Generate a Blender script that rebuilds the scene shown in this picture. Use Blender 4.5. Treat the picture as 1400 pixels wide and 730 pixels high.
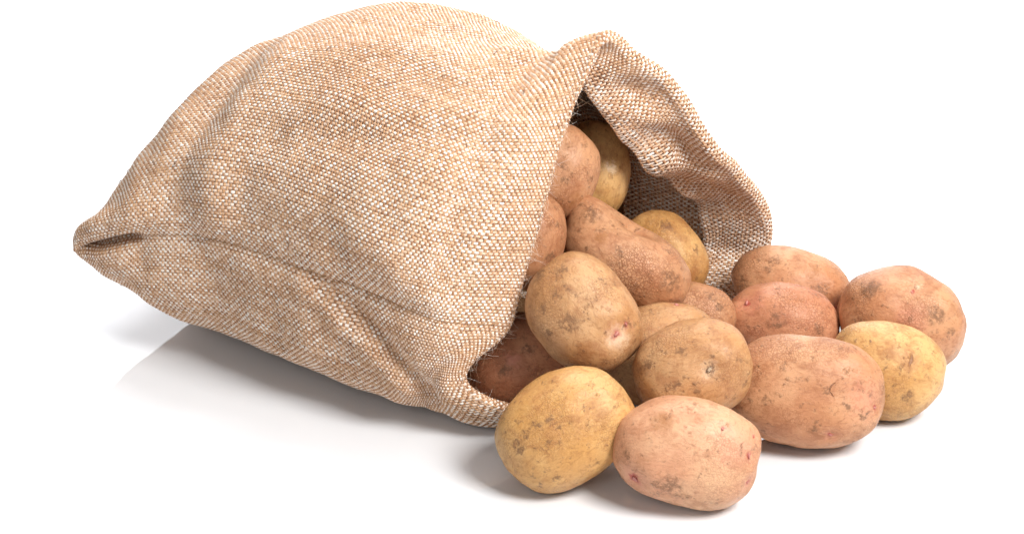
import bpy, math
import numpy as np

for o in list(bpy.data.objects):
    bpy.data.objects.remove(o, do_unlink=True)
scene = bpy.context.scene
COL = scene.collection

# ------------------------------------------------------------------ camera
cam_data = bpy.data.cameras.new('camera')
cam = bpy.data.objects.new('camera', cam_data)
COL.objects.link(cam)
cam.location = (0.0, -1.035, 0.640)
cam.rotation_euler = (math.radians(65), 0, 0)
cam_data.lens = 70.0
cam_data.sensor_width = 36.0
cam_data.clip_start = 0.05
cam_data.clip_end = 50.0
scene.camera = cam

# ------------------------------------------------------------------ world: the even white surround of a studio cove
world = bpy.data.worlds.new('World')
scene.world = world
world.use_nodes = True
bg = world.node_tree.nodes['Background']
bg.inputs['Color'].default_value = (1.0, 1.0, 1.0, 1)
bg.inputs['Strength'].default_value = 0.13

# ------------------------------------------------------------------ lamps
def softbox(name, loc, target, size, power, color=(1, 1, 1)):
    d = bpy.data.lights.new(name, 'AREA')
    d.shape = 'RECTANGLE'
    d.size, d.size_y = size
    d.energy = power
    d.color = color
    o = bpy.data.objects.new(name, d)
    COL.objects.link(o)
    o.location = loc
    v = np.array(target, float) - np.array(loc, float)
    import mathutils
    o.rotation_euler = mathutils.Vector(v).to_track_quat('-Z', 'Y').to_euler()
    return o

softbox('softbox_key', (0.84, -0.66, 1.30), (0.05, 0.12, 0.06), (0.60, 0.60), 41.0, (1.0, 0.985, 0.96))
softbox('softbox_top', (0.20, 0.60, 1.50), (0.0, 0.15, 0.05), (1.8, 1.2), 10.0)
softbox('softbox_front', (-0.45, -1.40, 0.95), (0.0, 0.10, 0.08), (1.1, 0.9), 7.0)
softbox('backdrop_lamp', (0.0, 1.7, 2.7), (0.0, 3.0, 1.3), (2.4, 0.4), 170.0)

vs = scene.view_settings
vs.view_transform = 'Standard'
vs.look = 'None'
vs.exposure = 0.0
vs.gamma = 1.0
vs.use_curve_mapping = False
scene.cycles.max_bounces = 8
scene.cycles.diffuse_bounces = 4
scene.cycles.use_denoising = True

# ------------------------------------------------------------------ helpers
RNG = np.random.default_rng(11)

class Noise3:
    """smooth lattice noise in -1..1"""
    def __init__(self, seed):
        self.t = np.random.default_rng(seed).uniform(-1, 1, (32, 32, 32))
    def __call__(self, p):
        p = np.asarray(p, float)
        i = np.floor(p).astype(int)
        f = p - i
        f = f * f * (3 - 2 * f)
        out = 0
        for dx in (0, 1):
            for dy in (0, 1):
                for dz in (0, 1):
                    w = (f[..., 0] if dx else 1 - f[..., 0]) * (f[..., 1] if dy else 1 - f[..., 1]) * (f[..., 2] if dz else 1 - f[..., 2])
                    out = out + w * self.t[(i[..., 0] + dx) % 32, (i[..., 1] + dy) % 32, (i[..., 2] + dz) % 32]
        return out

def mesh_object(name, verts, faces, material, parent=None, smooth=True):
    """verts (n,3); faces (m,3) or (m,4) int array"""
    me = bpy.data.meshes.new(name)
    verts = np.asarray(verts, np.float32)
    faces = np.asarray(faces, np.int32)
    n, m, k = len(verts), len(faces), faces.shape[1]
    me.vertices.add(n)
    me.vertices.foreach_set('co', verts.ravel())
    me.loops.add(m * k)
    me.loops.foreach_set('vertex_index', faces.ravel())
    me.polygons.add(m)
    me.polygons.foreach_set('loop_start', np.arange(0, m * k, k, dtype=np.int32))
    me.polygons.foreach_set('use_smooth', np.full(m, smooth))
    me.update(calc_edges=True)
    if material:
        me.materials.append(material)
    o = bpy.data.objects.new(name, me)
    COL.objects.link(o)
    if parent:
        o.parent = parent
    return o

def point_attr(o, name, values):
    a = o.data.attributes.new(name, 'FLOAT', 'POINT')
    a.data.foreach_set('value', np.asarray(values, np.float32))

def new_mat(name):
    m = bpy.data.materials.new(name)
    m.use_nodes = True
    nt = m.node_tree
    return m, nt, nt.nodes['Principled BSDF']

class NB:
    """small node builder"""
    def __init__(self, nt): self.nt = nt
    def n(self, t, **kw):
        nd = self.nt.nodes.new(t)
        for k, v in kw.items(): setattr(nd, k, v)
        return nd
    def set(self, sock, v):
        if isinstance(v, bpy.types.NodeSocket): self.nt.links.new(v, sock)
        else: sock.default_value = v
    def math(self, op, a, b=0.0, c=None, clamp=False):
        nd = self.n('ShaderNodeMath', operation=op, use_clamp=clamp)
        self.set(nd.inputs[0], a); self.set(nd.inputs[1], b)
        if c is not None: self.set(nd.inputs[2], c)
        return nd.outputs[0]
    def vmath(self, op, a, b=(0, 0, 0), scale=None):
        nd = self.n('ShaderNodeVectorMath', operation=op)
        self.set(nd.inputs[0], a); self.set(nd.inputs[1], b)
        if scale is not None: self.set(nd.inputs['Scale'], scale)
        return nd.outputs['Value'] if op in ('DISTANCE', 'LENGTH', 'DOT_PRODUCT') else nd.outputs['Vector']
    def noise(self, vec, scale, detail=2.0, rough=0.5, color=False, dist=0.0):
        nd = self.n('ShaderNodeTexNoise')
        self.set(nd.inputs['Vector'], vec)
        nd.inputs['Scale'].default_value = scale
        nd.inputs['Detail'].default_value = detail
        nd.inputs['Roughness'].default_value = rough
        nd.inputs['Distortion'].default_value = dist
        return nd.outputs['Color' if color else 'Fac']
    def smooth(self, x, lo, hi, a=0.0, b=1.0):
        nd = self.n('ShaderNodeMapRange', interpolation_type='SMOOTHSTEP')
        self.set(nd.inputs['Value'], x)
        nd.inputs['From Min'].default_value = lo; nd.inputs['From Max'].default_value = hi
        nd.inputs['To Min'].default_value = a; nd.inputs['To Max'].default_value = b
        return nd.outputs['Result']
    def mix(self, fac, a, b, blend='MIX'):
        nd = self.n('ShaderNodeMix', data_type='RGBA', blend_type=blend)
        self.set(nd.inputs[0], fac)
        self.set(nd.inputs[6], a if isinstance(a, bpy.types.NodeSocket) else (*a, 1))
        self.set(nd.inputs[7], b if isinstance(b, bpy.types.NodeSocket) else (*b, 1))
        return nd.outputs[2]

def tag(o, label=None, category=None, group=None, kind=None):
    for k, v in (('label', label), ('category', category), ('group', group), ('kind', kind)):
        if v: o[k] = v

# ------------------------------------------------------------------ the white glossy table and its sweep
def build_table():
    prof = [(-3.0, 0.0), (2.2, 0.0)]
    for k in range(1, 13):
        a = math.radians(90 * k / 12)
        prof.append((2.2 + 0.8 * math.sin(a), 0.8 - 0.8 * math.cos(a)))
    prof.append((3.0, 2.4))
    v, f = [], []
    for y, z in prof:
        v += [(-3.0, y, z), (3.0, y, z)]
    for i in range(len(prof) - 1):
        f.append((2 * i, 2 * i + 1, 2 * i + 3, 2 * i + 2))
    m, nt, b = new_mat('white_gloss')
    nb = NB(nt)
    co = nb.n('ShaderNodeTexCoord').outputs['Object']
    sm = nb.noise(co, 3.0, 3)
    b.inputs['Base Color'].default_value = (0.82, 0.835, 0.865, 1)
    nb.set(b.inputs['Roughness'], nb.smooth(sm, 0.3, 0.7, 0.015, 0.03))
    b.inputs['IOR'].default_value = 1.95
    o = mesh_object('table_surface', v, f, m)
    tag(o, 'glossy white table surface sweeping up behind the sack', kind='structure')
build_table()

# ------------------------------------------------------------------ burlap sack: surface
def cr(P,n_each,closed):
    """centripetal-ish Catmull-Rom through rows of P (k,3)"""
    P=np.asarray(P,float);k=len(P);out=[]
    idx=range(k if closed else k-1)
    for i in idx:
        if closed: a,b,c,d=P[i-1],P[i],P[(i+1)%k],P[(i+2)%k]
        else:
            b,c=P[i],P[i+1]
            a=P[i-1] if i>0 else 2*b-c
            d=P[i+2] if i+2<k else 2*c-b
        t0=0;t1=t0+np.linalg.norm(b-a)**.5;t2=t1+np.linalg.norm(c-b)**.5;t3=t2+np.linalg.norm(d-c)**.5
        t=np.linspace(t1,t2,n_each,endpoint=False)[:,None]
        A1=(t1-t)/(t1-t0)*a+(t-t0)/(t1-t0)*b;A2=(t2-t)/(t2-t1)*b+(t-t1)/(t2-t1)*c;A3=(t3-t)/(t3-t2)*c+(t-t2)/(t3-t2)*d
        B1=(t2-t)/(t2-t0)*A1+(t-t0)/(t2-t0)*A2;B2=(t3-t)/(t3-t1)*A2+(t-t1)/(t3-t1)*A3
        out.append((t2-t)/(t2-t1)*B1+(t-t1)/(t2-t1)*B2)
    if not closed: out.append(P[-1:])
    return np.concatenate(out)
def resample(C,n):
    s=np.concatenate([[0],np.cumsum(np.linalg.norm(np.diff(C,axis=0),axis=1))])
    t=np.linspace(0,s[-1],n)
    return np.stack([np.interp(t,s,C[:,j]) for j in range(3)],1)
H=181 # samples per half ring
def ring_from_pts(pts,kfar):
    k=len(pts);C=cr(pts,30,True);C=np.concatenate([C,C[:1]])
    a=resample(C[:kfar*30+1],H);b=resample(C[kfar*30:],H)
    return np.concatenate([a[:-1],b[:-1]])
def section(N,Fp,top,bot,skew=0.,nt=2.2,nb=2.6,skb=0.):
    N=np.array(N,float);Fp=np.array(Fp,float);c=(N+Fp)/2;h=(Fp-N)/2
    pts=[]
    for half,zz,n in ((0,top,nt),(1,bot,nb)):
        for f in np.linspace(0,np.pi,400):
            co,si=np.cos(f),np.sin(f)
            x=-np.sign(co)*abs(co)**(2/n);z=abs(si)**(2/n)
            if half: x=-x
            p=c+h*x; p=p+np.array([0,0,1.])*(zz-(c[2]+h[2]*x))*z
            p=p+h*(skew*z if not half else skb*np.sin(f)**.8*max(0,-x) )
            pts.append(p)
    pts=np.array(pts)
    a=resample(pts[:400],H);b=resample(pts[400:],H)
    return np.concatenate([a[:-1],b[:-1]])
# near seam, far seam, top z, bottom z, skew, nt, nb
SEC=[
 ((-.3005,.2225,.068),(-.182,.452,.070),.0690,.0672,0,2.0,2.0,0),
 ((-.304,.217,.069),(-.172,.448,.072),.091,.050,-.03,1.7,1.8,0),
 ((-.288,.209,.076),(-.150,.435,.075),.129,.027,-.08,1.7,2.1,-.04),
 ((-.243,.192,.093),(-.105,.420,.08),.182,.005,-.13,1.9,2.7,-.12),
 ((-.186,.160,.102),(-.050,.400,.085),.217,.002,-.10,2.1,3.2,-.17),
 ((-.127,.118,.100),(.005,.365,.085),.229,.001,-.08,2.2,3.4,-.18),
 ((-.078,.084,.094),(.050,.330,.08),.223,.001,-.12,2.15,3.4,-.15),
]
# neck ring and mouth ring: near seam, up over the top to the far seam, back along the ground
NECK=[(-.040,.066,.088),(-.030,.076,.130),(-.012,.102,.175),(.006,.138,.210),(.030,.180,.222),(.064,.218,.180),(.096,.248,.140),(.120,.275,.105),
      (.128,.295,.070),(.125,.298,.025),(.10,.270,.002),(.05,.20,.001),(0,.135,.001),(-.026,.115,.002),(-.047,.090,.020),(-.047,.071,.055)]
MOUTH=[(-.003,.082,.078),(.008,.098,.115),(.024,.124,.165),(.042,.150,.212),(.058,.170,.239),(.076,.188,.221),(.100,.203,.203),(.140,.230,.145),
      (.179,.275,.075),(.184,.288,.040),(.182,.284,.006),(.12,.215,.001),(.05,.15,.001),(.022,.098,.006),(-.003,.070,.024),(-.032,.073,.045)]
PRE=[tuple(np.array(a)*.3+np.array(b)*.7) for a,b in zip(NECK,MOUTH)]
PRE[13]=(.004,.096,.002);PRE[14]=(-.015,.083,.008);PRE[15]=(-.041,.070,.043)
def rings():
    R=[section(*s) for s in SEC]
    R.append(ring_from_pts(NECK,8));R.append(ring_from_pts(PRE,8));R.append(ring_from_pts(MOUTH,8))
    return np.array(R)
def surface(nv,nu_per=None):
    R=rings();K=R.shape[0]
    # v spline with chord knots
    mean=[0]
    for i in range(1,K): mean.append(mean[-1]+np.mean(np.linalg.norm(R[i]-R[i-1],axis=1)))
    t=np.array(mean)
    # catmull (finite-difference tangents) hermite
    T=np.zeros_like(R)
    for i in range(1,K-1):
        d0=(R[i]-R[i-1])/(t[i]-t[i-1]);d1=(R[i+1]-R[i])/(t[i+1]-t[i])
        w=(t[i]-t[i-1])/(t[i+1]-t[i-1]);T[i]=d0*(1-w)+d1*w
    T[0]=(R[1]-R[0])/(t[1]-t[0])*1.5-T[1]*.5;T[-1]=(R[-1]-R[-2])/(t[-1]-t[-2])*1.5-T[-2]*.5
    out=[]
    for s in np.linspace(0,t[-1],nv):
        i=min(np.searchsorted(t,s,side='right')-1,K-2);h=t[i+1]-t[i];x=(s-t[i])/h
        out.append((2*x**3-3*x**2+1)*R[i]+(x**3-2*x**2+x)*h*T[i]+(-2*x**3+3*x**2)*R[i+1]+(x**3-x**2)*h*T[i+1])
    return np.array(out),t


def smoothstep(x, a, b):
    t = np.clip((x - a) / (b - a), 0, 1)
    return t * t * (3 - 2 * t)
def win(x, a, b, e):
    return smoothstep(x, a - e, a + e) * (1 - smoothstep(x, b - e, b + e))
def gauss(x, c, w):
    return np.exp(-((x - c) / w) ** 2)

def grid_normals(G):
    du = np.roll(G, -1, 1) - np.roll(G, 1, 1)
    dv = np.gradient(G, axis=0)
    n = np.cross(dv, du)
    n /= np.linalg.norm(n, axis=2, keepdims=True) + 1e-12
    c = G.mean(axis=1, keepdims=True)
    if np.mean(np.sum(n * (G - c), axis=2)) < 0:
        n = -n
    return n

NV = 260
S0, knots = surface(NV)
LEN = knots[-1]
NUG = S0.shape[1]
sv = np.linspace(0, LEN, NV)[:, None] * np.ones((1, NUG))           # metres from the bottom seam
seg = np.linalg.norm(np.roll(S0, -1, 1) - S0, axis=2)
arc = np.concatenate([np.zeros((NV, 1)), np.cumsum(seg, 1)[:, :-1]], 1)
circ = seg.sum(1, keepdims=True)
d_near = np.where(arc > circ / 2, arc - circ, arc)                  # signed metres from the near side seam, up is +
d_far = np.abs(arc - arc[:, NUG // 2:NUG // 2 + 1])
N0 = grid_normals(S0)
n1, n2, n3 = Noise3(1), Noise3(2), Noise3(3)

disp = 0.0052 * (1 - .75 * smoothstep(d_near, .15, .22) * (1 - smoothstep(sv, .30, .36))) * n1(S0 * 22) * smoothstep(sv, 0.0, 0.05) + 0.0021 * n2(S0 * np.array([52, 52, 40]))
disp = disp - 0.0007 * gauss(d_near, 0, 0.0030) * win(sv, 0.10, 0.39, 0.02)          # side seam
disp = disp + 0.0010 * (gauss(d_near, 0.012, 0.009) + 1.6 * gauss(d_near, -0.014, 0.012)) * win(sv, 0.10, 0.37, 0.03)
disp = disp - 0.0135 * gauss(d_near, -0.001, 0.0040) * win(sv, 0.022, 0.095, 0.014)   # tuck at the corner
disp = disp + 0.0055 * gauss(d_near, 0.013, 0.009) * win(sv, 0.02, 0.095, 0.02)
disp = disp + 0.0050 * gauss(d_near, 0.022, 0.013) * gauss(sv, 0.100, 0.017)
disp = disp + 0.0030 * gauss(d_near, -0.022, 0.014) * win(sv, 0.02, 0.09, 0.02)
disp = disp - 0.0050 * gauss(sv - 0.10 * np.clip(d_near, 0, .3), 0.124, 0.014) * win(d_near, 0.035, 0.13, 0.03)  # soft folds across the belly
disp = disp + 0.0040 * gauss(sv - 0.12 * np.clip(d_near, 0, .3), 0.156, 0.016) * win(d_near, 0.01, 0.14, 0.03)
disp = disp - 0.0036 * gauss(d_near - 0.35 * (sv - 0.2), 0.075, 0.012) * win(sv, 0.20, 0.33, 0.04)
disp = disp + 0.0034 * gauss(d_near - 0.25 * (sv - 0.2), 0.105, 0.016) * win(sv, 0.17, 0.34, 0.04)
disp = disp - 0.0065 * gauss(sv + .05 * (d_near - .1), LEN - 0.060, 0.014) * win(d_near, 0.03, 0.20, 0.02)      # behind the hem
disp = disp + 0.0018 * smoothstep(sv, LEN - 0.040, LEN - 0.034) * win(d_near, -0.03, 0.22, 0.01)
disp = disp - 0.0050 * gauss(d_near + 0.5 * (sv - 0.30), -0.030, 0.008) * win(sv, 0.24, 0.37, 0.03)
disp = disp + 0.0022 * gauss(d_near + 0.6 * (sv - 0.30), -0.050, 0.010) * win(sv, 0.24, 0.38, 0.03)
disp = disp + 0.0050 * gauss(d_near, -0.045, 0.028) * win(sv, 0.03, 0.13, 0.03)
disp = disp * smoothstep(S0[..., 2], -0.002, 0.02)                                   # flat where it lies on the table
BODY = S0 + N0 * disp[..., None]
BODY[..., 2] = np.maximum(BODY[..., 2], 0.0015)
BN = grid_normals(BODY)

# the hem: the mouth edge turned inwards
HEM_LEN = 0.036
NH = 60
uu = np.linspace(0, 1, NUG, endpoint=False)
wav = np.array([n3((6 * math.cos(2 * math.pi * a), 6 * math.sin(2 * math.pi * a), .3)) for a in uu])
roll = 0.0026 + 0.0026 * gauss(d_near[-1], -0.025, 0.022) + 0.0006 * (1 + wav) + 0.0016 * win(np.arange(NUG) / (NUG / 2.0), 0.5, 1.05, 0.05)          # radius of the fold
ucol = np.arange(NUG) / (NUG / 2.0)
hang = win(ucol, 0.56, 0.93, 0.07)                                                       # the hem hangs loose under the top of the mouth
HL = HEM_LEN * (1 + .18 * hang)
curl = 0.0013
fwd = BODY[-1] - BODY[-4]
fwd /= np.linalg.norm(fwd, axis=1, keepdims=True) + 1e-12
HEM = np.zeros((NH, NUG, 3))
for k, l in enumerate(np.linspace(0, 1, NH)):
    arc_len = math.pi * roll
    d = l * (arc_len + HL + math.pi * curl)
    phi = np.clip(d / roll, 0, math.pi)
    t = np.clip(d - arc_len, 0, HL)
    ph2 = np.clip((d - arc_len - HL) / curl, 0, math.pi)
    x = (LEN - t - curl * np.sin(ph2)) / LEN * (NV - 1)
    i = np.minimum(x.astype(int), NV - 2); w = (x - i)[:, None]
    cols_ = np.arange(NUG)
    p = BODY[i, cols_] * (1 - w) + BODY[i + 1, cols_] * w
    nn = BN[i, cols_] * (1 - w) + BN[i + 1, cols_] * w
    tn = t / HL
    off = roll * (1 - np.cos(phi)) + (0.003 + 0.004 * wav) * tn ** 2 + 0.0085 * hang * tn ** 1.4 - curl * (1 - np.cos(ph2))
    off = off + 0.0035 * hang * np.sin(ucol * 38 + tn * 4) * np.sin(math.pi * np.clip(tn, 0, 1) * .8)
    HEM[k] = p - nn * off[:, None] + fwd * (roll * np.sin(phi))[:, None]
HEM[..., 2] = np.maximum(HEM[..., 2], 0.003)
HN = grid_normals(HEM)

def sample(G, V, Uc):
    """bilinear lookup, V in rows, U periodic in columns"""
    V = np.clip(V, 0, G.shape[0] - 1.0001)
    i = V.astype(int); a = (V - i)[..., None]
    Uc = np.mod(Uc, G.shape[1]); j = Uc.astype(int); b = (Uc - j)[..., None]
    j0 = j % G.shape[1]; j1 = (j + 1) % G.shape[1]
    return (G[i, j0] * (1 - a) + G[i + 1, j0] * a) * (1 - b) + (G[i, j1] * (1 - a) + G[i + 1, j1] * a) * b

def weave(name, G, N, n_u, n_v, material, parent, keep=None, seed=5, rl=0.00095, rn=0.00050, amp=0.00046):
    """two sets of yarns passing over and under each other, joined into one mesh"""
    r = np.random.default_rng(seed)
    nz = Noise3(seed + 40)
    rows, cols = G.shape[0], G.shape[1]
    VV, FF, TT = [], [], []
    base = 0
    for fam in (0, 1):
        count = n_u if fam == 0 else n_v            # yarns in this family
        cross = n_v if fam == 0 else n_u            # crossings met by each yarn
        m = cross * 2 + (0 if fam == 1 else 1)
        idx = np.arange(m) / 2.0                    # half-crossing steps
        yid = np.arange(count)
        A, Bx = np.meshgrid(yid, idx, indexing='ij')
        jit = (r.uniform(-.09, .09, count)[:, None] + .14 * nz(np.stack([A * .37, Bx * .06, A * 0 + fam * 7.7], -1)))
        slub = 1 + .15 * nz(np.stack([A * 1.71, Bx * .16, A * 0 + 3.3 + fam], -1)) + .14 * nz(np.stack([A * 2.3, Bx * .7, A * 0 + 9.1 + fam], -1)) + r.normal(0, .045, count)[:, None]
        slub = slub + (r.random(count) < .03)[:, None] * .22
        wave = np.cos(math.pi * (Bx - (.5 if fam == 0 else 0))) * np.where(A % 2 == 0, 1, -1) * (1 if fam == 0 else -1)
        cell_u = cols / n_u; cell_v = (rows - 1) / n_v
        if fam == 0:
            Uc = (A + .5 + jit) * cell_u; Vc = Bx * cell_v
        else:
            Vc = (A + .5 + jit) * cell_v; Uc = (Bx + .5) * cell_u
        P = sample(G, Vc, Uc); Nn = sample(N, Vc, Uc)
        Nn /= np.linalg.norm(Nn, axis=2, keepdims=True) + 1e-12
        if fam == 1:
            T = np.roll(P, -1, 1) - np.roll(P, 1, 1)
        else:
            T = np.gradient(P, axis=1)
        T /= np.linalg.norm(T, axis=2, keepdims=True) + 1e-12
        Sd = np.cross(Nn, T)
        # yarns crowd where the cloth is gathered: local pitch limits the width
        eps = .5
        if fam == 0:
            Q = sample(G, Vc, Uc + cell_u * eps) - sample(G, Vc, Uc - cell_u * eps)
        else:
            Q = sample(G, Vc + cell_v * eps, Uc) - sample(G, Vc - cell_v * eps, Uc)
        pitch = np.linalg.norm(Q, axis=2)
        wide = np.minimum(rl * slub, pitch * .475 * slub)
        height = rn * np.clip(slub, .7, 1.4)
        lift = amp * wave + .00010 * nz(np.stack([A * 3.1, Bx * 1.3, A * 0 + 5 + fam], -1))
        Cn = P + Nn * lift[..., None]
        ring = np.stack([Cn + Sd * wide[..., None], Cn + Nn * height[..., None], Cn - Sd * wide[..., None], Cn - Nn * height[..., None]], 2)
        if fam == 0:
            tone = .715 + r.normal(0, .022, count)[:, None] + 0 * Bx
        else:
            tone = .345 + r.normal(0, .022, count)[:, None] + 0 * Bx
        tone = tone + .05 * nz(np.stack([A * 1.9, Bx * .21, A * 0 + 1.2 + fam * 3], -1)) + .17 * nz(np.stack([A * 4.3, Bx * .9, A * 0 + 6 + fam * 3], -1))
        stain = .045 * nz(np.stack([Uc / cols * 14, Vc / rows * 7, A * 0 + 2.2], -1))
        tone = np.clip(tone + stain, 0, 1)
        q = np.arange(count * m).reshape(count, m)
        if fam == 1:
            a0 = q; a1 = np.roll(q, -1, 1)
        else:
            a0 = q[:, :-1]; a1 = q[:, 1:]
        if keep is not None:
            ok = keep(sample(G, Vc, Uc), Vc / (rows - 1), np.mod(Uc / cols, 1))
            ok = ok if fam == 1 else ok[:, :-1]
            a0 = a0[ok]; a1 = a1[ok]
        a0 = a0.ravel(); a1 = a1.ravel()
        for k in range(4):
            k2 = (k + 1) % 4
            FF.append(np.stack([a0 * 4 + k, a1 * 4 + k, a1 * 4 + k2, a0 * 4 + k2], 1) + base)
        VV.append(ring.reshape(-1, 3)); TT.append(np.repeat(tone.ravel(), 4))
        base += count * m * 4
    V = np.concatenate(VV); F_ = np.concatenate(FF); T_ = np.concatenate(TT)
    used = np.zeros(len(V), bool); used[F_.ravel()] = True
    remap = np.cumsum(used) - 1
    o = mesh_object(name, V[used], remap[F_], material, parent)
    point_attr(o, 'tone', T_[used])
    o['kind'] = 'stuff'
    return o

def ramp(nb, fac, stops):
    nd = nb.n('ShaderNodeValToRGB')
    nb.set(nd.inputs[0], fac)
    el = nd.color_ramp.elements
    while len(el) < len(stops): el.new(0.5)
    for e, (p, c) in zip(el, stops):
        e.position = p; e.color = (*c, 1)
    return nd.outputs['Color']

BURLAP = [(0.0, (.15, .065, .030)), (0.26, (.37, .175, .078)), (0.46, (.56, .32, .165)), (0.66, (.74, .525, .375)), (0.84, (.92, .85, .78))]
def burlap_material():
    m, nt, b = new_mat('burlap_yarn')
    nb = NB(nt)
    at = nb.n('ShaderNodeAttribute', attribute_name='tone')
    co = nb.n('ShaderNodeTexCoord').outputs['Object']
    fib = nb.noise(co, 1500, 2, .6)
    tone = nb.math('ADD', at.outputs['Fac'], nb.math('MULTIPLY', nb.math('SUBTRACT', fib, .5), .35))
    nb.set(b.inputs['Base Color'], ramp(nb, tone, BURLAP))
    b.inputs['Roughness'].default_value = .85
    b.inputs['Specular IOR Level'].default_value = .25
    b.inputs['Sheen Weight'].default_value = .25
    b.inputs['Sheen Roughness'].default_value = .5
    bump = nb.n('ShaderNodeBump'); bump.inputs['Strength'].default_value = .5; bump.inputs['Distance'].default_value = .0003
    nb.set(bump.inputs['Height'], fib)
    nt.links.new(bump.outputs[0], b.inputs['Normal'])
    return m
def sheet_material():
    m, nt, b = new_mat('burlap_gap_shade')
    nb = NB(nt)
    co = nb.n('ShaderNodeTexCoord').outputs['Object']
    nz = nb.noise(co, 700, 3, .6)
    nb.set(b.inputs['Base Color'], nb.mix(nz, (.15, .07, .03), (.28, .15, .07)))  # dark brown puts the shade of the weave gaps into the colour
    b.inputs['Roughness'].default_value = .95
    b.inputs['Specular IOR Level'].default_value = .1
    return m
YARN = burlap_material()
SHEET = sheet_material()

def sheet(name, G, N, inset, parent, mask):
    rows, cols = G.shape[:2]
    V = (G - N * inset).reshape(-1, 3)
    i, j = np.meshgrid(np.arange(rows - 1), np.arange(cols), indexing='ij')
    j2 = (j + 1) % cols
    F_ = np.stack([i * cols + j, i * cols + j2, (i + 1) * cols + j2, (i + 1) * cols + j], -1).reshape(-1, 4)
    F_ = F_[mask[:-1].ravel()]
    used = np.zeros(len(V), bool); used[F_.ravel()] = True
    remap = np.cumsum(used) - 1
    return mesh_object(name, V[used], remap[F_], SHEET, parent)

sack = bpy.data.objects.new('burlap_sack', None)
COL.objects.link(sack)
tag(sack, 'tan woven burlap sack lying on its side with its mouth open', 'sack')
def keep_body(P, v, u):      # what lies flat on the table or is turned down behind carries no separate yarns
    return ~((P[..., 2] < 0.004) & (u > .62) & (u < .88)) & ~((u > .50) & (u < .64) & (v < .80))
def keep_hem(P, v, u):
    return ~((P[..., 2] < 0.008) & (u > .64) & (u < .84))
cloth = weave('cloth_body', BODY, BN, 410, 204, YARN, sack, keep_body, seed=5)
hem_cloth = weave('hem', HEM, HN, 410, 27, YARN, sack, keep_hem, seed=9)
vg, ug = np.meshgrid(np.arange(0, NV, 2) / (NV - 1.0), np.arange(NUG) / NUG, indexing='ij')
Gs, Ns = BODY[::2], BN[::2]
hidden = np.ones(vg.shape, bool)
sheet('light_block_backing', Gs, Ns, 0.0, sack, hidden)  # added dark layer, blocks light through the weave; plain cloth where yarns are omitted

# stitching where the side panels meet, and the sewn corner
def tube(P, rad, k=5):
    P = np.asarray(P, float)
    T = np.gradient(P, axis=0); T /= np.linalg.norm(T, axis=1, keepdims=True) + 1e-12
    ref = np.array([.3, .2, .93]); A = np.cross(T, ref); A /= np.linalg.norm(A, axis=1, keepdims=True) + 1e-12
    Bn_ = np.cross(T, A)
    rad = np.broadcast_to(np.asarray(rad, float), (len(P),))
    V = []
    for a in np.arange(k) * 2 * math.pi / k:
        V.append(P + (A * math.cos(a) + Bn_ * math.sin(a)) * rad[:, None])
    V = np.stack(V, 1).reshape(-1, 3)
    i, j = np.meshgrid(np.arange(len(P) - 1), np.arange(k), indexing='ij')
    F_ = np.stack([i * k + j, i * k + (j + 1) % k, (i + 1) * k + (j + 1) % k, (i + 1) * k + j], -1).reshape(-1, 4)
    return V, F_
def join(parts):
    VV, FF, b = [], [], 0
    for v, f in parts:
        VV.append(v); FF.append(f + b); b += len(v)
    return np.concatenate(VV), np.concatenate(FF)

parts = []
def on_body(s, du):           # a point on the cloth at s metres from the bottom and du columns from the near seam
    V = np.asarray(s, float) / LEN * (NV - 1)
    U_ = np.asarray(du, float) + 0 * V
    return sample(BODY, V, U_), sample(BN, V, U_)
for k in range(38):
    s0 = .075 + k * .0085
    if s0 > LEN - .012: break
    s = np.linspace(s0, s0 + .0062, 7)
    du = RNG.normal(0, .5) + np.linspace(-.5, .5, 7)
    p, n = on_body(s, du)
    p = p + n * (.0002 + .0009 * np.sin(np.linspace(0, math.pi, 7)))[:, None]
    parts.append(tube(p, .00035))
m, nt, b = new_mat('seam_thread')
b.inputs['Base Color'].default_value = (.44, .26, .14, 1); b.inputs['Roughness'].default_value = .9
V, F_ = join(parts)
o = mesh_object('seam_stitching', V, F_, m, cloth); o['kind'] = 'stuff'

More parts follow.
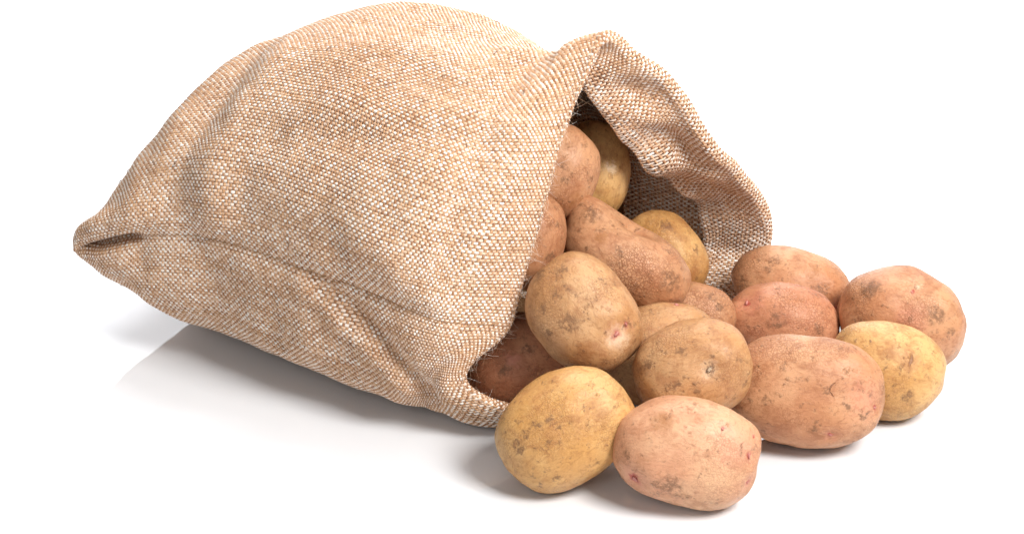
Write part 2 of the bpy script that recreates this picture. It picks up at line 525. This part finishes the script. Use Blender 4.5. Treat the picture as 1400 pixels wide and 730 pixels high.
# loose fibres standing off the weave
def fibres():
    r = np.random.default_rng(23)
    nz = Noise3(77)
    parts, tone = [], []
    jobs = []
    for _ in range(2600):
        jobs.append((BODY, BN, r.uniform(0, NV - 1.01), r.uniform(-30, NUG * .5), r.uniform(.002, .006), .3))
    for _ in range(900):
        jobs.append((HEM, -HN, r.uniform(0, NH - 1.01), r.uniform(0, NUG), r.uniform(.002, .006), .5))
    for _ in range(700):
        jobs.append((BODY, BN, NV - 1.2, r.uniform(-60, NUG * .5), r.uniform(.003, .009), .8))
    for G, N, v, u, L, out in jobs:
        p = sample(G, np.array([v]), np.array([u]))[0]; n = sample(N, np.array([v]), np.array([u]))[0]
        d = r.normal(size=3); d -= n * (d @ n); d /= np.linalg.norm(d)
        c = r.normal(size=3) * .5
        t = np.linspace(0, 1, 5)[:, None]
        P = p + n * .0006 + (d * t + n * out * t * (1.2 - .6 * t) + c * t * t * .6) * L
        parts.append(tube(P, np.linspace(.00007, .00003, 5), 3))
    ntone = list(r.uniform(.45, .95, len(parts)))
    for _ in range(70):          # dark bits of stalk caught in the weave
        v, u = r.uniform(10, NV - 20), r.uniform(-50, NUG * .32)
        p = sample(BODY, np.array([v]), np.array([u]))[0]; n = sample(BN, np.array([v]), np.array([u]))[0]
        d = r.normal(size=3); d -= n * (d @ n); d /= np.linalg.norm(d)
        P = p + n * .0009 + d * np.linspace(0, 1, 5)[:, None] * r.uniform(.0015, .0045) + n * .0006 * np.sin(np.linspace(0, 3, 5))[:, None]
        parts.append(tube(P, r.uniform(.00012, .00032), 3)); ntone.append(r.uniform(-.15, .06))
    V, F_ = join(parts)
    V[:, 2] = np.maximum(V[:, 2], .0005)
    o = mesh_object('loose_fibres', V, F_, YARN, cloth)
    point_attr(o, 'tone', np.repeat(ntone, 15))
    o['kind'] = 'stuff'
fibres()

# ------------------------------------------------------------------ potatoes
POTATO_GEOMETRY = {
 'P1': dict(loc=(0.1035, 0.004, 0.0321), axes=[(0.9798, -0.1643, -0.1141), (0.1808, 0.4832, 0.8566), (-0.0856, -0.86, 0.5031)],
   radii=(0.0458, 0.0335, 0.0305), marks=[('e', 0.433, 0.488, 0.758, 0.0026), ('e', 0.815, 0.47, 0.339, 0.0022), ('e', 0.846, 0.122, 0.52, 0.0035), ('e', 0.861, -0.348, 0.372, 0.0026), ('e', -0.55, -0.652, 0.522, 0.0048), ('h', 0.639, 0.214, 0.739, 0.0185), ('h', 0.464, 0.47, 0.751, 0.007), ('h', -0.538, -0.675, 0.505, 0.0079), ('s', -0.232, -0.807, 0.544, 0.0031), ('s', 0.046, -0.8, 0.598, 0.0031), ('s', -0.079, -0.646, 0.759, 0.0088), ('s', -0.681, -0.29, 0.672, 0.0035), ('r', -0.349, 0.487, 0.8, 0.0097)]),
 'P2': dict(loc=(0.0326, 0.0228, 0.0355), axes=[(0.8396, 0.2498, 0.4824), (-0.5426, 0.4293, 0.722), (-0.0267, -0.8679, 0.496)],
   radii=(0.045, 0.0357, 0.0273), marks=[('s', -0.621, 0.099, 0.777, 0.0036), ('s', -0.286, 0.321, 0.903, 0.004), ('s', -0.463, 0.247, 0.851, 0.0045), ('s', -0.642, 0.218, 0.735, 0.0045), ('s', -0.031, 0.098, 0.995, 0.0031), ('s', -0.103, 0.272, 0.957, 0.004), ('r', 0.244, -0.607, 0.756, 0.0045), ('s', -0.699, -0.543, 0.465, 0.0027), ('s', 0.383, 0.138, 0.913, 0.0022), ('r', -0.832, 0.035, 0.553, 0.0062), ('r', -0.6, -0.108, 0.793, 0.0054)]),
 'P3': dict(loc=(0.1866, 0.0735, 0.0347), axes=[(0.9828, -0.182, -0.0303), (0.1125, 0.4615, 0.88), (-0.1462, -0.8683, 0.4741)],
   radii=(0.0519, 0.0366, 0.0314), marks=[('k', 0.297, 0.085, 0.951, 0.0065), ('s', 0.239, 0.039, 0.97, 0.0032), ('s', -0.471, -0.226, 0.852, 0.0037), ('s', -0.438, -0.725, 0.532, 0.0028), ('e', 0.329, -0.682, 0.652, 0.0028), ('e', 0.857, -0.148, 0.493, 0.0028), ('s', 0.787, 0.065, 0.613, 0.0032), ('s', 0.51, -0.215, 0.833, 0.0042), ('s', 0.682, -0.288, 0.672, 0.0037), ('r', -0.617, 0.289, 0.732, 0.0046), ('s', 0.357, 0.877, 0.321, 0.0046), ('h', 0.715, -0.033, 0.698, 0.0185), ('s', -0.601, 0.316, 0.734, 0.0023)]),
 'P4': dict(loc=(0.2435, 0.1119, 0.0305), axes=[(0.9594, -0.2608, -0.1075), (0.2136, 0.4227, 0.8807), (-0.1843, -0.8679, 0.4612)],
   radii=(0.0386, 0.0324, 0.0265), marks=[('v', 0.365, 0.274, 0.89, 0.0067), ('s', 0.197, -0.287, 0.937, 0.0029), ('s', 0.572, 0.137, 0.809, 0.0024), ('r', -0.021, 0.393, 0.919, 0.0086), ('s', 0.433, -0.446, 0.783, 0.0057), ('s', -0.362, 0.453, 0.815, 0.0024)]),
 'P5': dict(loc=(0.2633, 0.178, 0.0348), axes=[(0.9513, -0.2755, -0.1384), (0.2423, 0.3905, 0.8881), (-0.1907, -0.8784, 0.4382)],
   radii=(0.0448, 0.0353, 0.0358), marks=[('e', 0.094, 0.527, 0.844, 0.002), ('w', 0.172, 0.639, 0.75, 0.003), ('s', 0.502, 0.176, 0.847, 0.008), ('h', 0.172, 0.013, 0.985, 0.0149), ('s', -0.503, 0.366, 0.783, 0.009), ('s', 0.729, -0.02, 0.684, 0.004)]),
 'P6': dict(loc=(0.1975, 0.237, 0.0291), axes=[(0.9516, -0.24, -0.1922), (0.2745, 0.3813, 0.8828), (-0.1386, -0.8927, 0.4287)],
   radii=(0.0425, 0.0295, 0.0283), marks=[('s', -0.436, 0.323, 0.84, 0.0047), ('e', 0.74, -0.178, 0.648, 0.0036), ('s', 0.483, 0.111, 0.869, 0.0078), ('s', -0.359, 0.499, 0.789, 0.0052), ('r', 0.261, 0.485, 0.835, 0.0083)]),
 'P7': dict(loc=(0.185, 0.1851, 0.0279), axes=[(0.9808, -0.1829, -0.0682), (0.1417, 0.4266, 0.8933), (-0.1343, -0.8857, 0.4443)],
   radii=(0.0406, 0.0286, 0.0289), marks=[('e', -0.624, 0.38, 0.683, 0.004), ('s', -0.827, 0.182, 0.532, 0.003), ('s', 0.621, -0.029, 0.783, 0.0045), ('s', -0.112, 0.029, 0.993, 0.007), ('h', -0.513, 0.384, 0.768, 0.011), ('r', 0.135, 0.602, 0.787, 0.01)]),
 'P8': dict(loc=(0.1122, 0.0587, 0.0604), axes=[(0.9632, 0.042, 0.2656), (-0.2533, 0.4732, 0.8438), (-0.0902, -0.88, 0.4664)],
   radii=(0.0386, 0.0322, 0.0282), marks=[('d', 0.271, -0.114, 0.956, 0.0045), ('s', 0.358, 0.115, 0.927, 0.0027), ('s', -0.327, -0.239, 0.914, 0.0045), ('s', -0.042, -0.4, 0.916, 0.0045), ('s', -0.655, 0.278, 0.702, 0.0059), ('s', -0.117, 0.379, 0.918, 0.0045), ('s', 0.135, 0.442, 0.887, 0.0027), ('s', -0.535, -0.418, 0.734, 0.0032), ('r', 0.636, 0.286, 0.717, 0.0054)]),
 'P9': dict(loc=(0.0449, 0.0838, 0.0854), axes=[(0.6146, -0.37, -0.6967), (0.788, 0.2477, 0.5636), (-0.036, -0.8954, 0.4438)],
   radii=(0.0413, 0.033, 0.0332), marks=[('s', -0.039, -0.305, 0.952, 0.0078), ('e', 0.538, 0.267, 0.799, 0.0046), ('w', 0.595, 0.246, 0.765, 0.0101), ('e', 0.5, 0.514, 0.697, 0.0032), ('r', 0.411, -0.401, 0.819, 0.0073), ('s', 0.415, -0.44, 0.797, 0.0041), ('s', -0.848, -0.199, 0.491, 0.0055), ('s', -0.446, 0.057, 0.893, 0.0041), ('s', -0.485, -0.181, 0.856, 0.0032), ('s', -0.398, -0.527, 0.751, 0.0041), ('s', -0.069, 0.308, 0.949, 0.0023), ('s', 0.738, -0.236, 0.632, 0.0028), ('s', -0.257, -0.882, 0.394, 0.0032), ('s', -0.234, 0.643, 0.729, 0.0037), ('s', -0.704, 0.203, 0.681, 0.0046), ('s', -0.094, -0.704, 0.704, 0.0037)]),
 'P10': dict(loc=(0.0746, 0.1606, 0.0852), axes=[(0.8647, -0.2548, -0.4329), (0.4991, 0.339, 0.7975), (-0.0565, -0.9056, 0.4203)],
   radii=(0.0475, 0.0291, 0.0334), marks=[('r', -0.437, 0.228, 0.87, 0.0058), ('s', 0.441, 0.719, 0.537, 0.0034), ('n', 0.18, -0.055, 0.982, 0.0232), ('s', -0.668, 0.51, 0.542, 0.0077), ('r', -0.379, 0.549, 0.745, 0.0048), ('s', 0.652, 0.144, 0.744, 0.0097), ('s', -0.152, 0.138, 0.979, 0.0048)]),
 'P12': dict(loc=(0.1043, 0.2229, 0.0607), axes=[(0.6412, -0.3642, -0.6754), (0.7637, 0.2167, 0.6082), (-0.0751, -0.9058, 0.4171)],
   radii=(0.0346, 0.0305, 0.0325), marks=[('s', -0.101, 0.889, 0.447, 0.0025), ('s', 0.284, 0.689, 0.666, 0.0031), ('s', -0.418, 0.504, 0.755, 0.0061), ('s', -0.289, 0.168, 0.943, 0.0025), ('r', 0.569, 0.31, 0.762, 0.0061)]),
 'P13': dict(loc=(0.1252, 0.1719, 0.0417), axes=[(0.9612, -0.1959, -0.1941), (0.2598, 0.4071, 0.8756), (-0.0925, -0.8921, 0.4422)],
   radii=(0.0277, 0.0218, 0.0246), marks=[('s', 0.208, 0.652, 0.729, 0.0049), ('n', -0.144, 0.6, 0.787, 0.0069), ('s', 0.496, 0.402, 0.77, 0.004)]),
 'P14': dict(loc=(0.0947, 0.1094, 0.0452), axes=[(0.9827, 0.0146, 0.1846), (-0.1701, 0.4655, 0.8686), (-0.0732, -0.8849, 0.4599)],
   radii=(0.0417, 0.0341, 0.0264), marks=[('r', 0.293, 0.846, 0.446, 0.0057), ('e', 0.409, 0.851, 0.33, 0.0033), ('s', -0.086, 0.184, 0.979, 0.0057)]),
 'P15': dict(loc=(0.0282, 0.1906, 0.1377), axes=[(0.341, 0.3498, 0.8726), (-0.9398, 0.1479, 0.308), (-0.0213, -0.9251, 0.3792)],
   radii=(0.034, 0.0292, 0.0283), marks=[('r', -0.341, -0.634, 0.694, 0.0078), ('r', -0.142, -0.796, 0.589, 0.0049), ('s', 0.678, -0.447, 0.584, 0.0039), ('s', 0.202, -0.123, 0.972, 0.0029), ('s', 0.112, -0.793, 0.599, 0.0039)]),
 'P16': dict(loc=(0.0551, 0.2501, 0.1122), axes=[(0.2059, 0.3642, 0.9083), (-0.9778, 0.1141, 0.1759), (-0.0396, -0.9243, 0.3796)],
   radii=(0.0387, 0.0275, 0.0261), marks=[('w', 0.173, -0.45, 0.876, 0.0051), ('r', 0.443, -0.053, 0.895, 0.0071)]),
 'P17': dict(loc=(0.0076, 0.1393, 0.1117), axes=[(0.3089, 0.3885, 0.8681), (-0.9511, 0.1318, 0.2795), (-0.0059, -0.912, 0.4103)],
   radii=(0.0322, 0.027, 0.0265), marks=[('s', -0.129, -0.76, 0.637, 0.0047), ('n', 0.538, -0.409, 0.737, 0.0066)]),
 'P18': dict(loc=(0.0057, 0.12, 0.0365), axes=[(1.0, -0.004, 0.0019), (0.0002, 0.4631, 0.8863), (-0.0044, -0.8863, 0.4631)],
   radii=(0.0383, 0.0325, 0.03), marks=[('s', -0.269, -0.172, 0.948, 0.0057), ('n', 0.281, -0.244, 0.928, 0.0067), ('h', -0.147, 0.043, 0.988, 0.0067), ('s', 0.122, 0.259, 0.958, 0.0048)]),
}


def ico(sub):
    import bmesh
    bm = bmesh.new()
    bmesh.ops.create_icosphere(bm, subdivisions=sub, radius=1.0)
    V = np.array([v.co[:] for v in bm.verts]); F_ = np.array([[v.index for v in f.verts] for f in bm.faces])
    bm.free()
    return V / np.linalg.norm(V, axis=1, keepdims=True), F_
ICO = {6: None, 5: None, 2: None}
for s in list(ICO): ICO[s] = ico(s)

SKINS = {   # main, second, russet, strength of netting
 'pink':   ((.56, .275, .155), (.63, .365, .210), (.40, .170, .082), .35),
 'yellow': ((.52, .265, .085), (.61, .365, .150), (.34, .140, .046), .35),
 'brown':  ((.46, .205, .098), (.54, .280, .145), (.31, .115, .048), .50),
 'tan':    ((.46, .230, .095), (.54, .310, .150), (.31, .127, .050), .45),
 'rose':   ((.45, .180, .090), (.53, .245, .130), (.31, .104, .048), .45),
}

def skin_material(key, skin, marks, e1, seed):
    """marks: (kind, point in object space, radius)"""
    c1, c2, c3, net_amt = SKINS[skin]
    m, nt, b = new_mat('potato_skin')
    nb = NB(nt)
    co = nb.n('ShaderNodeTexCoord').outputs['Object']
    off = (seed * .37, seed * .11, seed * .23)
    p = nb.vmath('ADD', co, off)
    big = nb.noise(p, 22, 3, .55)
    mid = nb.noise(p, 70, 4, .6, dist=.6)
    fine = nb.noise(p, 420, 4, .65)
    grit = nb.noise(p, 1100, 3, .6)
    col = nb.mix(nb.smooth(big, .38, .64), c1, c2)
    col = nb.mix(nb.math('MULTIPLY', nb.smooth(mid, .46, .70), .60), col, c3)
    scurf = nb.noise(nb.vmath('MULTIPLY', p, (1.0, 1.7, 1.3)), 190, 6, .72, dist=1.2)
    col = nb.mix(nb.math('MULTIPLY', nb.smooth(scurf, .50, .64), .50), col, tuple(np.array(c3) * .9))
    col = nb.mix(nb.math('MULTIPLY', nb.smooth(scurf, .47, .36), .30), col, tuple(np.minimum(np.array(c2) * 1.18, .85)))
    # russet netting, in patches
    patch = nb.smooth(nb.noise(p, 30, 2, .5), .46, .62)
    vor = nb.n('ShaderNodeTexVoronoi', feature='DISTANCE_TO_EDGE')
    nb.set(vor.inputs['Vector'], nb.vmath('ADD', p, nb.vmath('SCALE', nb.noise(p, 260, 2, .5, color=True), scale=.004)))
    vor.inputs['Scale'].default_value = 520
    netl = nb.smooth(vor.outputs['Distance'], .02, .16, 1, 0)
    net = nb.math('MULTIPLY', netl, patch)
    # light corky flecks and small dark lenticels
    fleck = nb.smooth(fine, .60, .74)
    v2 = nb.n('ShaderNodeTexVoronoi', feature='F1')
    nb.set(v2.inputs['Vector'], nb.vmath('ADD', p, nb.vmath('SCALE', nb.noise(p, 500, 2, .5, color=True), scale=.003))); v2.inputs['Scale'].default_value = 230
    rnd = nb.n('ShaderNodeSeparateColor'); nt.links.new(v2.outputs['Color'], rnd.inputs[0])
    dots = nb.math('MULTIPLY', nb.smooth(v2.outputs['Distance'], .06, .30, 1, 0), nb.smooth(rnd.outputs[0], .74, .98))
    wob = nb.vmath('SCALE', nb.vmath('SUBTRACT', nb.noise(p, 240, 3, .6, color=True), (.5, .5, .5)), scale=.014)
    pw = nb.vmath('ADD', co, wob)
    masks = {}
    def add(kind, sock):
        masks[kind] = sock if kind not in masks else nb.math('MAXIMUM', masks[kind], sock)
    for kind, pt, r in marks:
        soft = nb.vmath('DISTANCE', pw, tuple(pt))
        if kind in ('e',):
            hard = nb.vmath('DISTANCE', nb.vmath('ADD', co, nb.vmath('SCALE', wob, scale=.5)), tuple(pt))
            add('e', nb.smooth(hard, r * .25, r * .95, 1, 0))
            add('h', nb.smooth(soft, r * .6, r * 2.3, .55, 0))
        elif kind == 'd':
            add('d', nb.smooth(soft, r * .35, r * .9, 1, 0))
            add('w', nb.smooth(soft, r * .8, r * 1.6, .25, 0))
        elif kind == 's':
            add('s', nb.smooth(soft, r * .35, r * 1.15, 1, 0))
        elif kind in 'hw':
            add(kind, nb.smooth(soft, r * .1, r * 1.1, .8, 0))
        elif kind == 'r':
            add('r', nb.smooth(soft, r * .2, r * 1.1, .9, 0))
        elif kind == 'n':
            add('n', nb.smooth(soft, r * .4, r * 1.1, 1, 0))
        elif kind == 'v':
            q = nb.vmath('MULTIPLY', nb.vmath('SUBTRACT', nb.vmath('ADD', co, nb.vmath('SCALE', wob, scale=.35)), tuple(pt)), (4.0, 1.0, 1.0))
            add('k', nb.smooth(nb.vmath('LENGTH', q), r * .4, r * 1.0, 1, 0))
            add('r', nb.smooth(soft, r * .5, r * 1.3, .7, 0))
        elif kind == 'k':
            c = np.array(pt) + np.array(e1) * r * .55
            d = nb.vmath('DISTANCE', nb.vmath('ADD', co, nb.vmath('SCALE', wob, scale=.2)), tuple(c))
            band = nb.smooth(nb.math('ABSOLUTE', nb.math('SUBTRACT', d, r * .75)), r * .02, r * .10, 1, 0)
            side = nb.vmath('DOT_PRODUCT', nb.vmath('SUBTRACT', co, tuple(c)), tuple(np.array(e1)))
            add('k', nb.math('MULTIPLY', band, nb.smooth(side, -r * .5, -r * .2, 1, 0)))
    def use(kind, colr, amt, col, mod=None):
        if kind not in masks: return col
        f = nb.math('MULTIPLY', masks[kind], amt)
        if mod is not None: f = nb.math('MULTIPLY', f, mod)
        return nb.mix(f, col, colr)
    speck = nb.smooth(nb.noise(nb.vmath('ADD', p, (.7, 2.1, 5.0)), 620, 5, .75), .60, .70)
    mottle = nb.smooth(nb.noise(p, 330, 4, .7), .36, .58)
    col = use('h', (.66, .25, .19), .38, col)
    col = use('w', (.80, .62, .44), .75, col)
    col = use('r', (.33, .135, .045), .70, col, nb.smooth(mid, .30, .60))
    if 'n' in masks:
        net = nb.math('MAXIMUM', net, nb.math('MULTIPLY', netl, nb.math('MULTIPLY', masks['n'], 1.5)))
    col = nb.mix(nb.math('MULTIPLY', net, net_amt, clamp=True), col, tuple(np.array(c3) * .85))
    col = nb.mix(nb.math('MULTIPLY', fleck, .30), col, tuple(np.minimum(np.array(c2) * 1.2, .85)))
    col = nb.mix(nb.math('MULTIPLY', dots, .55), col, (.16, .085, .045))
    col = use('s', (.15, .072, .036), .74, col, mottle)
    col = use('k', (.22, .10, .055), .75, col)
    col = use('e', (.34, .035, .035), .80, col)
    col = use('d', (.10, .05, .03), .92, col, mottle)
    col = nb.mix(nb.math('MULTIPLY', speck, .60), col, (.19, .095, .05))
    # scattered dirt with its own shape
    dirt = nb.smooth(nb.noise(nb.vmath('ADD', p, (3.1, 1.7, .4)), 125, 5, .72), .57, .70)
    col = nb.mix(nb.math('MULTIPLY', dirt, .72), col, (.17, .082, .038))
    nb.set(b.inputs['Base Color'], col)
    nb.set(b.inputs['Roughness'], nb.smooth(mid, .3, .7, .32, .50))
    b.inputs['IOR'].default_value = 1.42
    b.inputs['Specular IOR Level'].default_value = .42
    b.inputs['Subsurface Weight'].default_value = .06
    b.inputs['Subsurface Radius'].default_value = (1.0, .45, .2)
    b.inputs['Subsurface Scale'].default_value = .003
    h = nb.math('ADD', nb.math('MULTIPLY', fine, .45), nb.math('MULTIPLY', grit, .22))
    h = nb.math('ADD', h, nb.math('MULTIPLY', net, .30))
    h = nb.math('SUBTRACT', h, nb.math('MULTIPLY', dots, .35))
    h = nb.math('ADD', h, nb.math('MULTIPLY', dirt, .5))
    h = nb.math('ADD', h, nb.math('MULTIPLY', scurf, .6))
    if 's' in masks: h = nb.math('ADD', h, nb.math('MULTIPLY', nb.math('MULTIPLY', masks['s'], mottle), .25))
    if 'k' in masks: h = nb.math('SUBTRACT', h, nb.math('MULTIPLY', masks['k'], 1.6))
    bump = nb.n('ShaderNodeBump'); bump.inputs['Strength'].default_value = .75; bump.inputs['Distance'].default_value = .0007
    nb.set(bump.inputs['Height'], h)
    nt.links.new(bump.outputs[0], b.inputs['Normal'])
    return m

m_eye, _nt, _b = new_mat('eye_bud')
_nb = NB(_nt); _co = _nb.n('ShaderNodeTexCoord').outputs['Object']
_nb.set(_b.inputs['Base Color'], _nb.mix(_nb.noise(_co, 900, 2), (.30, .05, .045), (.60, .30, .24)))
_b.inputs['Roughness'].default_value = .6
m_cork, _nt, _b = new_mat('corky_scar')
_nb = NB(_nt); _co = _nb.n('ShaderNodeTexCoord').outputs['Object']
_nb.set(_b.inputs['Base Color'], _nb.mix(_nb.smooth(_nb.noise(_co, 700, 3), .4, .6), (.12, .06, .035), (.50, .37, .25)))
_b.inputs['Roughness'].default_value = .8

GROUP = 'potatoes spilling from the burlap sack'
def potato(key, label, skin, seed, sub=5, power=2.25, wob=.035, bumps=()):
    g = POTATO_GEOMETRY[key]
    D_, F_ = ICO[sub]
    r = np.array(g['radii'])
    nz = Noise3(100 + seed); nz2 = Noise3(300 + seed)
    nb_ = [(np.array(d, float) / np.linalg.norm(d), a, w) for d, a, w in bumps]
    def shape(D):
        D = np.atleast_2d(D)
        s = (np.abs(D) ** power).sum(1) ** (-1 / power)
        s = s * (1 + wob * 1.15 * nz(D * 1.15 + 4) + wob * 1.1 * nz2(D * 2.0 + 7) + .013 * nz(D * 5 + 2) + .0035 * nz2(D * 12 + 3))
        for d, a, w in nb_:
            s = s * (1 + a * np.exp(-((D - d) ** 2).sum(1) / w ** 2))
        s = s / (1 + .10 * (power - 2))
        return D * s[:, None] * r
    V = shape(D_)
    marks = []
    eyes = []
    Nn = D_ / r; Nn /= np.linalg.norm(Nn, axis=1, keepdims=True)
    for kind, x, y, z, rad in g['marks']:
        d = np.array([x, y, z]); d /= np.linalg.norm(d)
        pt = shape(d)[0]
        nrm = d / r; nrm /= np.linalg.norm(nrm)
        if kind in 'ed':
            q = np.linalg.norm(V - pt, axis=1)
            w = rad * 1.7
            V = V - Nn * (rad * .42 * np.exp(-(q / w) ** 2) - rad * .16 * np.exp(-((q - w * 1.7) / w) ** 2))[:, None]
            pt = pt - nrm * rad * .26
            eyes.append((kind, pt, nrm, rad))
        marks.append((kind, pt, rad))
    mat = skin_material(key, skin, marks, (1, 0, 0), seed)
    o = mesh_object('potato', V, F_, mat)
    E = np.array(g['axes']).T
    import mathutils
    M = mathutils.Matrix(((*E[0], g['loc'][0]), (*E[1], g['loc'][1]), (*E[2], g['loc'][2]), (0, 0, 0, 1)))
    Wz = (V @ E.T)[:, 2] + g['loc'][2]
    if g['loc'][2] < .04:                       # those lying on the table touch it
        M[2][3] += -float(Wz.min())
    o.matrix_world = M
    tag(o, label, 'potato', GROUP)
    D2, F2 = ICO[2]
    rr = np.random.default_rng(seed + 50)
    for kind, pt, nrm, rad in eyes:
        a = np.cross(nrm, (0.3, .9, .2)); a /= np.linalg.norm(a); c = np.cross(nrm, a)
        an = rr.uniform(0, math.pi)
        a, c = a * math.cos(an) + c * math.sin(an), -a * math.sin(an) + c * math.cos(an)
        rg = 1 + .25 * rr.normal(size=len(D2)) * .6
        s = rad * (.42 if kind == 'e' else .5)
        B_ = (D2[:, :1] * a * s * 1.1 + D2[:, 1:2] * c * s * .55 + D2[:, 2:] * nrm * s * .5) * rg[:, None] + pt - nrm * s * .15
        e = mesh_object('eye' if kind == 'e' else 'scar', B_, F2, m_eye if kind == 'e' else m_cork, o)
    return o

potato('P1', 'pink potato with red eyes lying frontmost on the white table', 'pink', 1, 5, 2.3, .03, [((.75, .55, 0), .05, .5), ((-.75, .65, .1), -.10, .5), ((.5, -.8, .1), .05, .5), ((-.4, -.9, 0), -.05, .4)])
p2 = potato('P2', 'yellow potato with brown streaks touching the lower lip of the sack', 'yellow', 2, 5, 2.3, .03)
potato('P3', 'large brown potato with a small curved crack, right of the pink front one', 'brown', 3, 5, 2.3, .03)
potato('P4', 'yellow potato with a short vertical crack near the right end of the pile', 'yellow', 4, 5, 2.3, .035)
potato('P5', 'pinkish brown potato with a pale nub, rightmost of all', 'brown', 5, 5, 2.5, .045, [((0.0, .9, .2), .09, .42), ((-.6, .7, .1), -.06, .4), ((.75, .6, .1), -.03, .4)])
potato('P6', 'smooth brown potato lying behind beside the sack mouth edge', 'brown', 6, 5, 2.2, .03)
potato('P7', 'reddish potato between the large cracked one and the smooth back one', 'rose', 7, 5, 2.2, .03)
potato('P8', 'tan speckled potato with a corky scar, resting above the pink front one', 'tan', 8, 5, 2.25, .03)
potato('P9', 'tan potato with dark blotches and pink eye, perched before the sack edge', 'tan', 9, 5, 2.25, .025)
potato('P10', 'rough russet two-lobed potato heaped just above the blotchy tan one', 'brown', 10, 5, 2.2, .035, [((-.72, .68, .2), .26, .36), ((-.15, .92, .35), -.30, .34), ((-.75, -.6, .1), -.05, .4)])
potato('P12', 'golden brown potato inside the mouth, right of the rough russet one', 'yellow', 12)
potato('P13', 'small rough potato peeking out below the golden one at the mouth', 'brown', 13)
potato('P14', 'tan potato mostly hidden behind the speckled one with the scar', 'tan', 14)
potato('P15', 'brown potato highest in the mouth beside the near cloth edge', 'brown', 15, 5)
potato('P16', 'golden potato standing deep in the mouth behind the highest brown one', 'yellow', 16)
potato('P17', 'brown potato half covered by the near cloth edge, below the highest one', 'brown', 17)
potato('P18', 'dark shaded reddish potato inside the mouth above the lower lip', 'rose', 18)
